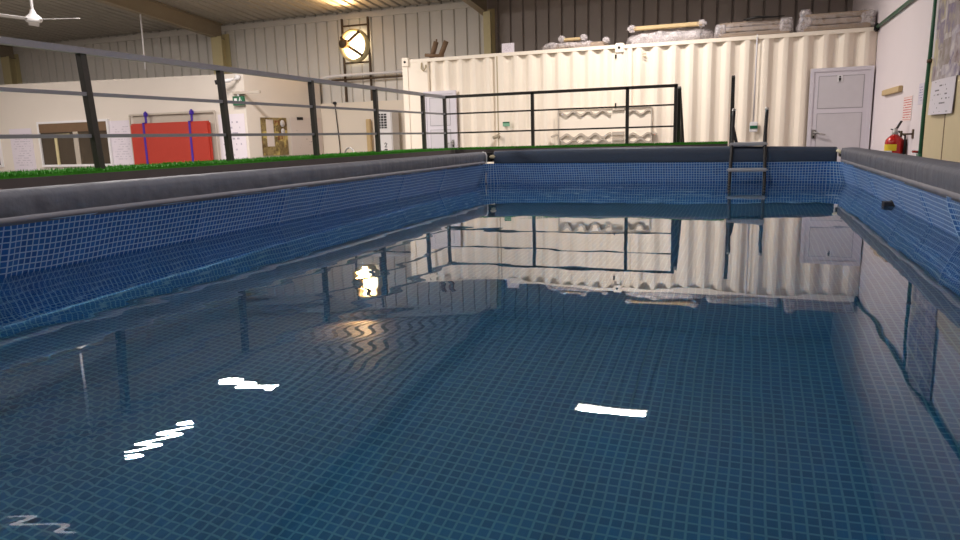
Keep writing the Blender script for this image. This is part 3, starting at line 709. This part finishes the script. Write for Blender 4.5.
# hanging collage poster, bulging a little off the wall
def hang(y0, y1, z0, z1, n=10, bulge=.05, th=.006):
    rows = []
    for i in range(n+1):
        z = z1 + (z0-z1)*i/n; o = .032 + bulge*(i/n)**1.5
        rows.append([(XR-o-.012*math.sin(6*(y0+(y1-y0)*j/8)), y0+(y1-y0)*j/8, z) for j in range(9)])
    mb = MB(); mb.grid(rows, True)
    mb.grid([[(p[0]+th, p[1], p[2]) for p in r] for r in rows], True); return mb
t = thing('collage_poster', 'large photo collage poster hanging on the right wall', 'poster', (XR-.03, 7.6, .66))
part('print', hang(7.05, 8.0, .98, 2.0, bulge=.01), M['collage'], t)
pg = hang(7.13, 7.95, .67, .98, bulge=.01); pg.v = [(p[0]-.012, p[1], p[2]) for p in pg.v]
part('text_page', pg, M['paper_doc'], t)
part('white_edge', MB().box(XR-.03, XR-.024, 7.98, 8.06, 1.2, 2.0), M['white_grey'], t)
single('timber_block', MB().rbox(XR-.045, XR, 9.5, 10.6, .965, 1.035, .006), M['wood'], 'pale timber strip fixed to the white wall above the extinguisher', 'timber')
single('warning_strip', MB().box(XR-.006, XR, 8.92, 9.38, .63, .9), M['paper_red'], 'red lettered safety notice on white wall above the hook', 'sign')
single('notice_page', MB().box(XR-.006, XR, 8.42, 8.64, .79, 1.0), M['paper_wall'], 'small curled white notice beside the green pipe', 'poster')
t = thing('wall_hook', 'small metal wall bracket right of the extinguisher', 'hook', (XR-.02, 8.75, .46))
part('rod', MB().tube([(XR-.1, 8.83, .49), (XR, 8.76, .49)], .009, 8), M['fan_grey'], t)
part('plate', MB().rbox(XR-.008, XR, 8.72, 8.8, .44, .54, .004), M['fan_grey'], t)
part('tip', MB().tube([(XR-.1, 8.83, .46), (XR-.1, 8.83, .525)], .012, 8), M['fan_grey'], t)
ex = thing('fire_extinguisher', 'red fire extinguisher hanging on the white wall behind pool rim', 'fire extinguisher', (XR-.115, 9.08, .0))
part('cylinder', MB().lathe((XR-.115, 9.08, 0), [(0, .0), (.084, 0), (.094, .02), (.094, .43), (.09, .455), (.066, .485), (.035, .51), (.03, .52)], 28), M['red_paint'], ex)
part('valve', MB().lathe((XR-.115, 9.08, 0), [(.03, .51), (.034, .53), (.026, .56), (.02, .585), (0, .59)], 14), M['chrome'], ex)
part('lever', MB().bar((XR-.105, 9.08, .575), (XR-.07, 9.03, .66), .022, .012).bar((XR-.12, 9.081, .565), (XR-.16, 9.086, .575), .02, .012), M['black'], ex)
part('hose', MB().tube([(XR-.09, 9.04, .55), (XR-.03, 9.0, .5), (XR-.03, 8.99, .4), (XR-.035, 9.0, .2)], .011, 8), M['black'], ex)
def wrap_label(z0, z1, a0, a1):
    mb = MB(); rows = []
    for z in (z0, z1): rows.append([(XR-.115 + 0.0965*math.cos(math.radians(a0+(a1-a0)*k/12)), 9.08 + 0.0965*math.sin(math.radians(a0+(a1-a0)*k/12)), z) for k in range(13)])
    mb.grid(rows, True); return mb
part('label_band', wrap_label(.34, .41, 178, 275), M['yellow'], ex); part('label_text', wrap_label(.2, .34, 180, 250), M['white_grey'], ex)
part('wall_bracket', MB().box(XR-.022, XR, 9.03, 9.13, .3, .46), M['fan_grey'], ex)

ex.location.z -= .03

# ---------------------------------------------------------------- the pool
pool = thing('swimming_pool', 'rectangular frame pool with blue mosaic liner and grey rim', 'pool', (-1.05, 4.2, FZ))
RC = .13
def perimeter():
    """rounded rectangle, counter-clockwise seen from above: list of (x, y, nx, ny, s)"""
    segs = []
    c = [((XP-RC, YN+RC), -90), ((XP-RC, YF-RC), 0), ((XL+RC, YF-RC), 90), ((XL+RC, YN+RC), 180)]
    pts = []
    for (cx, cy), a0 in c:
        for k in range(9):
            a = math.radians(a0 + 90*k/8); pts.append((cx+RC*math.cos(a), cy+RC*math.sin(a), math.cos(a), math.sin(a)))
    out = []; s_ = 0.0
    for i, p in enumerate(pts):
        q = pts[(i+1) % len(pts)]; L = math.hypot(q[0]-p[0], q[1]-p[1]); n = max(1, int(L/.03))
        for k in range(n):
            f_ = k/n; nx, ny = p[2]+(q[2]-p[2])*f_, p[3]+(q[3]-p[3])*f_; l = math.hypot(nx, ny)
            out.append((p[0]+(q[0]-p[0])*f_, p[1]+(q[1]-p[1])*f_, nx/l, ny/l, s_+L*f_))
        s_ += L
    out.append(out[0][:4] + (s_,)); return out
PER = perimeter()
LEFT_CREASE = [.9, 2.21, 3.40, 4.24, 4.75, 6.16, 7.14]; RIGHT_CREASE = [1.3, 2.6, 3.55, 4.1, 4.75, 5.5, 6.6, 7.5]
def crease(x, y, nx, ny):
    v = 0
    if nx < -.9: src, c = LEFT_CREASE, y
    elif nx > .9: src, c = RIGHT_CREASE, y
    else: src, c = [-1.9, -.75, .35], x
    amp = 1.0 if abs(nx) > .9 else .35
    for k in src: v += amp*math.exp(-((c-k)/.022)**2)
    return v
def bulge(z, rt):
    t_ = max(0, (rt-.14) - z)
    return .40*min(t_, .27) - .1*max(0, (FZ+.12-z)/.12)**2 + .06*math.exp(-((z+.45)/.25)**2)*min(1, t_/.3)
LZ = [0, .03, .06, .09, .12, .15, .18, .21, .24, .27, .30, .36, .45, .55, .7, .85, .95, 1.02, 1.07, 1.1, 1.13, 1.155, 1.175]
mb = MB(); rows = []; uv = []
for d in LZ:
    row = []; 
    for x, y, nx, ny, s_ in PER:
        rt = rim_z(x); z = max(FZ+.01, rt-.14-d)
        o = bulge(z, rt)*(.55 + .45*min(1, min(abs(y-YN), abs(y-YF), 1.0) if abs(nx) > .7 else min(1, min(abs(x-XL), abs(x-XP)))/.6)) if True else .108*(.55 + .45*min(1, min(abs(y-YN), abs(y-YF), 1.0) if abs(nx) > .7 else min(1, min(abs(x-XL), abs(x-XP)))/.6))
        o += -.016*crease(x, y, nx, ny)*min(1, d/.05) + .006*mnoise.noise(Vector((s_*3, z*3, 0)))
        row.append((x+nx*o, y+ny*o, z)); uv.append((s_, z))
    rows.append(row)
mb.grid(rows, True); mb.uv = uv
part('liner', mb, M['liner'], pool)
# soft floor of the liner
mb = MB(); rows = []; uv = []
nx_, ny_ = 60, 110
for j in range(ny_+1):
    row = []
    for i in range(nx_+1):
        x = XL-.12 + (XP-XL+.24)*i/nx_; y = YN-.12 + (YF-YN+.24)*j/ny_
        z = FZ + .012 + .006*mnoise.noise(Vector((x*1.6, y*1.6, 2)))
        row.append((x, y, z)); uv.append((x, y))
    rows.append(row)
mb.grid(rows, True); mb.uv = uv
part('pool_floor', mb, M['liner_floor'], pool)

# rim sleeves: a profile (inward offset from the rim line, height above rim) along each side
PROF = [(.012, -.15), (.004, -.12), (.0, -.07), (.0, -.03), (.008, -.008), (.03, .004), (.09, .008), (.16, .004), (.2, -.012), (.21, -.05), (.21, -.15)]
def sleeve(p, q, nrm, wr, seed, crown=0.0):
    p, q, nv = Vector(p), Vector(q), Vector(nrm); L = (q-p).length; n = int(L/.02); rows = []
    for i in range(n+1):
        c = p + (q-p)*(i/n); rt = rim_z(c.x) + crown*(1-(2*i/n-1)**2)*.9 + crown*.15; s_ = L*i/n; row = []
        for k, (o, dz) in enumerate(PROF):
            w = wr*(mnoise.noise(Vector((s_*9+seed, dz*4, seed))) + .7*mnoise.noise(Vector((s_*22+seed, dz*2, 3)))) if 0 < k < 5 else wr*.4*mnoise.noise(Vector((s_*3, k, seed)))
            row.append((c.x+nv.x*(o+w), c.y+nv.y*(o+w), rt+dz-((rt-rim_z(c.x)) if k in (0, 1, 10) else 0)+(w*.3 if k > 3 else 0)))
        rows.append(row)
    mb = MB(); mb.grid(rows, True, closed=True)
    m_ = len(PROF); mb.f.append(tuple(range(m_))); mb.sm.append(False); N = len(mb.v); mb.f.append(tuple(range(N-m_, N))); mb.sm.append(False)
    return mb
part('rim_sleeve', sleeve((XL, YN, 0), (XL, YF-.01, 0), (-1, 0, 0), .007, 1), M['sleeve'], pool)
part('rim_sleeve', sleeve((XP, YN, 0), (XP, YF-.03, 0), (1, 0, 0), .005, 5), M['sleeve'], pool)
part('rim_sleeve', sleeve((XL+.1, YF, 0), (XP-.03, YF, 0), (0, 1, 0), .001, 9, .03), M['sleeve_far'], pool)
part('rim_sleeve', sleeve((XL+.1, YN, 0), (XP-.03, YN, 0), (0, -1, 0), .003, 13), M['sleeve'], pool)
# seam strips below the side sleeves and piping along the top edge of the far one
for x, nv, seed in ((XL, -1, 1), (XP, 1, 5)):
    mb = MB(); rows = []
    n = 240
    for i in range(n+1):
        y = YN + (YF-.05-YN)*i/n; rt = rim_z(x); w = .004*mnoise.noise(Vector((y*8, 1, seed)))
        rows.append([(x+nv*(.0+w)-nv*.004, y, rt-.112), (x+nv*(.005+w)-nv*.004, y, rt-.15), (x+nv*.03, y, rt-.15), (x+nv*.03, y, rt-.112)])
    mb.grid(rows, True, closed=True); part('seam_strip', mb, M['seam'], pool)
part('piping', MB().tube([(x_, YF+.03, rim_z(x_)+.008+.027*(1-((x_-XL-.1)/(XP-XL-.13)*2-1)**2)) for x_ in [XL+.1+(XP-XL-.15)*k/20 for k in range(21)]], .007, 6), M['seam'], pool)
# corner joints with the pale ends of the frame tubes
def corner(x, y, sx):
    j = part('corner_joint', MB().rbox(min(x+sx*.1, x-sx*.2), max(x+sx*.1, x-sx*.2), y+.005, y+.2, rim_z(x)-.12, rim_z(x)-.004, .03), M['black'], pool)
    x2 = x + sx*.085
    part('tube_end', MB().rbox(x2-.04, x2+.035, y-.02, y+.06, rim_z(x)-.075, rim_z(x)-.035, .012), M['cream_plastic'], j)
corner(XL, YF, 1); 
j = part('corner_joint', MB().rbox(XP, XP+.2, YF, YF+.2, rim_z(XP)-.12, rim_z(XP)-.004, .03), M['black'], pool)
part('tube_end', MB().tube([(XP-.035, YF-.01, rim_z(XP)-.02), (XP+.02, YF-.05, rim_z(XP)-.055)], .017, 10), M['cream_plastic'], j)
part('corner_highlight', MB().tube([(XL-.04, YF-.02, rim_z(XL)+.004), (XL+.0, YF-.025, rim_z(XL)-.006), (XL+.016, YF-.03, rim_z(XL)-.04), (XL+.012, YF-.03, rim_z(XL)-.15), (XL+.0, YF-.03, .1), (XL-.0, YF-.03, .01)], .0085, 8), M['white_grey'], pool)  # pale tube stands in for the highlight along the corner edge
# outer frame legs
for x, nv in ((XL-.3, -1), (XP+.3, 1)):
    for k in range(7):
        y = .7 + 1.25*k
        part('leg', MB().tube([(x-nv*.18, y, rim_z(x)-.12), (x, y, FZ)], .025, 10), M['step_grey'], pool)
part('return_fitting', MB().lathe((XP+.1, 5.91, -.005), [(.05, .0), (.05, -.02), (.03, -.05), (.02, -.06), (0, -.06)], 14, 'x').box(XP+.02, XP+.07, 5.86, 5.96, -.03, .03), M['grille'], pool, 'dark round inlet fitting at the waterline')

# water: one sheet from liner to liner at z = 0
mb = MB(); ring_ = []
for x, y, nx, ny, s_ in PER[:-1]:
    ring_.append((x+nx*.13, y+ny*.13, 0.0))
mb.v = list(ring_); mb.f = [tuple(range(len(ring_)))]; mb.sm = [False]
water = single('pool_water', mb, M['water'], 'still clear water filling the blue pool, faintly rippled', 'water', None, 'stuff')

# pool ladder
ld = thing('pool_ladder', 'black railed pool ladder with grey steps at the far wall', 'ladder', (.03, YF+.05, FZ))
for x in (-.14, .2):
    sx = -.02 if x < 0 else .012
    part('rail', MB().tube([(x+.005, YF+.03, .8), (x, YF+.03, .6), (x, YF-.02, .42), (x+sx*.5, YF-.1, .15), (x+sx, YF-.24, -.3), (x+sx*1.5, YF-.42, FZ+.03)], .019, 10), M['ladder_black'], ld)
    xo = x + (.045 if x < 0 else 0)
    part('outer_rail', MB().tube([(x, YF+.03, .62), (xo, YF+.26, .42), (xo, YF+.62, FZ)], .019, 10), M['ladder_black'], ld)
    part('cap', MB().lathe((x+.005, YF+.03, .8), [(.02, -.01), (.022, .0), (.016, .014), (0, .016)], 10), M['chrome'], ld)
part('platform', MB().rbox(-.17, .225, YF-.05, YF+.25, .405, .445, .012), M['step_grey'], ld)
for z, y in ((.15, YF-.12), (-.12, YF-.2), (-.4, YF-.3), (-.68, YF-.38)):
    part('step', MB().rbox(-.185, .235, y-.055, y+.03, z-.018, z+.018, .012), M['step_grey'], ld)

# ---------------------------------------------------------------- deck, turf, railings
dk = thing('pool_deck', 'dark raised deck along the left and far sides of the pool', 'deck', (-3.9, 4, FZ))
part('platform', MB().box(-4.24, -3.57, -1.5, 9.05, .33, .43), M['deck'], dk)
part('platform', MB().box(-3.57, -.2, 8.665, 9.05, .33, .43), M['deck'], dk)
for x, y in [(-4.18, k*1.5-1) for k in range(7)] + [(-3.66, k*1.5-1) for k in range(7)] + [(-2.6, 9.0), (-1.4, 9.0), (-.25, 9.0)]:
    part('leg', MB().bar((x, y, FZ), (x, y, .33), .06), M['deck'], dk)
tm = MB().box(-4.24, -3.575, -1.5, 9.05, .43, .444); tm.box(-3.575, -.2, 8.685, 9.05, .43, .444)
rnd = random.Random(3)
def blade(x, y):
    a = rnd.uniform(0, 2*PI); h_ = rnd.uniform(.010, .019); w = .0035; lx, ly = rnd.uniform(-.006, .006), rnd.uniform(-.006, .006)
    tm.add([(x-w*math.cos(a), y-w*math.sin(a), .443), (x+w*math.cos(a), y+w*math.sin(a), .443), (x+lx, y+ly, .444+h_)], [(0, 1, 2)])
for k in range(9000):
    y = -1.5 + 10.5*rnd.random()**.8; x = -4.24 + .665*rnd.random(); blade(x, y)
for k in range(5000): blade(-3.58 + rnd.uniform(-.004, .012), -1.5 + 10.2*rnd.random())
for k in range(5000): blade(-3.57 + 3.37*rnd.random(), 8.69 + .36*rnd.random())
for k in range(2500): blade(-3.57 + 3.37*rnd.random(), 8.686 + rnd.uniform(-.008, .01))
single('artificial_turf', tm, M['turf'], 'bright green artificial turf covering the deck', 'turf', None, 'stuff')

XRAIL, YRAIL, TOP, MID, LOW = -3.79, 8.885, .692, .4526, .201
def post_mb(x, y, h, w=.042, lean=0.0): return MB().bar((x+lean, y, .4445), (x-lean, y, ZD+h), w, w, (0, 1, 0))
r1 = thing('deck_railing', 'grey metal railing along the left side of the deck', 'railing', (XRAIL, 4, .43))
for k in range(-4, 5): part('post', post_mb(XRAIL, 3.3244+1.2156*k, TOP-.02+.0085*max(0, 4-k), .042, (.022, .013, .006, .002, 0)[max(0, k)]), M['rail_dark'], r1)
part('top_rail', MB().bar((XRAIL-.03, -1.6, ZD+TOP+.052), (XRAIL, YRAIL-.025, ZD+TOP-.020), .045, .037), M['rail'], r1)
for h_ in (MID, LOW): part('rail', MB().bar((XRAIL, -1.6, ZD+h_), (XRAIL, YRAIL-.02, ZD+h_), .022), M['rail'], r1)
r2 = thing('deck_railing', 'black metal railing along the far edge of the deck', 'railing', (-2.3, YRAIL, .43))
for x in (-3.795, -2.574, -1.371, -.80): part('post', post_mb(x, YRAIL, TOP-.015, .038), M['rail_dark'], r2)
part('top_rail', MB().bar((-3.81, YRAIL, ZD+TOP-.018), (-.78, YRAIL, ZD+TOP-.018), .038, .036), M['rail_dark'], r2)
for h_ in (MID, LOW): part('rail', MB().bar((-3.79, YRAIL, ZD+h_), (-.8, YRAIL, ZD+h_), .02), M['rail_dark'], r2)
def stair_rail(x, h, lab):
    t = thing('stair_handrail', lab, 'handrail', (x, 9.3, FZ))
    part('rail', MB().bar((x, 9.06, ZD+h), (x+.0, 10.5, ZD+h-1.35), .035), M['rail_dark'], t)
    part('post', MB().bar((x, 9.08, FZ), (x, 9.08, ZD+h), .04), M['rail_dark'], t)
    part('post', MB().bar((x, 10.45, FZ), (x, 10.45, ZD+h-1.3), .04), M['rail_dark'], t)
    for d in (.24, .48): part('rail', MB().bar((x, 9.06, ZD+h-d), (x, 10.5, ZD+h-d-1.35+.0), .02), M['rail_dark'], t) if ZD+h-d-1.35 > FZ+.02 else None
stair_rail(-.775, .66, 'black sloping stair handrail behind the end post of the railing')
stair_rail(-.165, .755, 'tall black stair handrail end beside the pool ladder')

# ---------------------------------------------------------------- lamps of the hall, with added fill lights
def hooded_lamp(cx, cy, z, length, along, power, lab, rgb=(255, 246, 240), width=.16, skirt=False, up=0.0):
    t = thing('strip_light', lab, 'lamp', (cx, cy, z), 'hooded strip lights under the roof')
    dx, dy = (length/2, width/2) if along == 'x' else (width/2, length/2)
    h = MB(); h.box(cx-dx-.02, cx+dx+.02, cy-dy-.02, cy+dy+.02, z+.012, z+.07)
    part('housing', h, M['hood'], t)
    sk = MB(); k = .045 if skirt else -.002
    sk.box(cx-dx-.03, cx+dx+.03, cy-dy-.03, cy-dy-.015, z-k, z+.07); sk.box(cx-dx-.03, cx+dx+.03, cy+dy+.015, cy+dy+.03, z-k, z+.07)
    sk.box(cx-dx-.03, cx-dx-.015, cy-dy, cy+dy, z-k, z+.07); sk.box(cx+dx+.015, cx+dx+.03, cy-dy, cy+dy, z-k, z+.07)
    part('skirt', sk, M['hood'], t)
    w = MB()
    for s_ in (-1, 1):
        a = (cx+s_*dx*.7, cy, z+.06) if along == 'x' else (cx, cy+s_*dy*.7, z+.06)
        w.tube([a, (a[0], a[1], roof_z(a[1])+.0)], .006, 6)
    part('hanger', w, M['hood'], t)
    li = bpy.data.lights.new('strip_light_lamp', 'AREA'); li.shape = 'RECTANGLE'; li.size = dx*2; li.size_y = dy*2; li.energy = power; li.color = lin(rgb)[:3]
    lo = bpy.data.objects.new('tube_glow', li); COL.objects.link(lo); lo.parent = t; lo.location = (0, 0, 0)
    if up > 0:
        l2 = bpy.data.lights.new('roof_fill_uplight', 'AREA'); l2.shape = 'RECTANGLE'; l2.size = dx*2; l2.size_y = dy*2; l2.energy = power*up; l2.color = lin(rgb)[:3]  # upward light added to brighten the roof
        o2 = bpy.data.objects.new('up_glow', l2); COL.objects.link(o2); o2.parent = t; o2.location = (0, 0, .075); o2.rotation_euler = (PI, 0, 0)
    return t
hooded_lamp(-1.72, 9.95, 3.5, 1.0, 'x', 165, 'strip light before the cream containers, mirrored as a straight white bar in the water', skirt=True, width=.24)
hooded_lamp(-7.6, 7.15, 3.5, 1.15, 'y', 260, 'strip light left of the deck, mirrored as a white zigzag streak in the water')
hooded_lamp(-7.95, 9.5, 3.5, 1.1, 'x', 190, 'strip light before the white office, mirrored as a blurred bar beyond the zigzag streak', width=.22)
hooded_lamp(-7.5, 5.2, 3.7, 1.1, 'x', .35, 'dim strip light mirrored as a faint streak at the lower left of the water', width=.06)
hooded_lamp(-14.5, 7.0, 3.6, 1.2, 'x', 330, 'added unseen strip light at the far left of the hall', up=.8)  # fill lamp added out of view for the left wall and roof
hooded_lamp(-8.5, 1.0, 4.3, 1.2, 'y', 340, 'added unseen strip light over the hall floor beside the near deck', up=.22)  # fill lamp added out of view, lights the right rim and wall
hooded_lamp(-1.7, 3.6, 4.2, 1.2, 'y', 125, 'added unseen strip light high over the middle of the pool', skirt=True)  # fill lamp added above the view to light the pool floor
hooded_lamp(-1.7, .6, 4.5, 1.2, 'y', 34, 'added unseen strip light high over the near end of the pool', skirt=True)  # weaker fill lamp added above the near water
# warm lamp shining in through the fan opening
li = bpy.data.lights.new('fan_opening_lamp', 'AREA'); li.shape = 'DISK'; li.size = .5; li.energy = 22; li.color = lin((255, 196, 120))[:3]
lo = bpy.data.objects.new('fan_opening_light', li); COL.objects.link(lo); lo.location = (FX, 14.27, FZc); lo.rotation_euler = (math.radians(-115), 0, 0)
li = bpy.data.lights.new('fan_opening_beam', 'SPOT'); li.energy = 230; li.color = lin((255, 206, 140))[:3]; li.spot_size = math.radians(75); li.spot_blend = .9; li.shadow_soft_size = .06
lo = bpy.data.objects.new('fan_opening_beam', li); COL.objects.link(lo); lo.location = (FX-.1, 14.2, 2.95)
lo.rotation_euler = (Vector((FX+.1, 13.55, 3.5)) - lo.location).to_track_quat('-Z', 'Y').to_euler()

w = bpy.data.worlds.new('hall_world'); SC.world = w; w.use_nodes = True
w.node_tree.nodes['Background'].inputs[0].default_value = (.02, .02, .025, 1); w.node_tree.nodes['Background'].inputs[1].default_value = 1.0

# ---------------------------------------------------------------- camera
cam = bpy.data.cameras.new('camera'); cam.sensor_width = 36; cam.lens = 36*702.84/960; cam.clip_start = .02
co = bpy.data.objects.new('camera', cam); COL.objects.link(co)
yaw, pitch, roll = .3609, .1852, .0277
fwd = Vector((-math.sin(yaw)*math.cos(pitch), math.cos(yaw)*math.cos(pitch), -math.sin(pitch)))
right = Vector((math.cos(yaw), math.sin(yaw), 0)); down = -right.cross(fwd)
r_ = right*math.cos(roll) + down*math.sin(roll); d_ = -right*math.sin(roll) + down*math.cos(roll)
mw = Matrix(((r_.x, -d_.x, -fwd.x, 0), (r_.y, -d_.y, -fwd.y, 0), (r_.z, -d_.z, -fwd.z, .57), (0, 0, 0, 1)))
co.matrix_world = mw
SC.camera = co
SC.view_settings.view_transform = 'Standard'; SC.view_settings.look = 'None'; SC.view_settings.gamma = 1.0; SC.view_settings.use_curve_mapping = False
SC.view_settings.exposure = 0.0
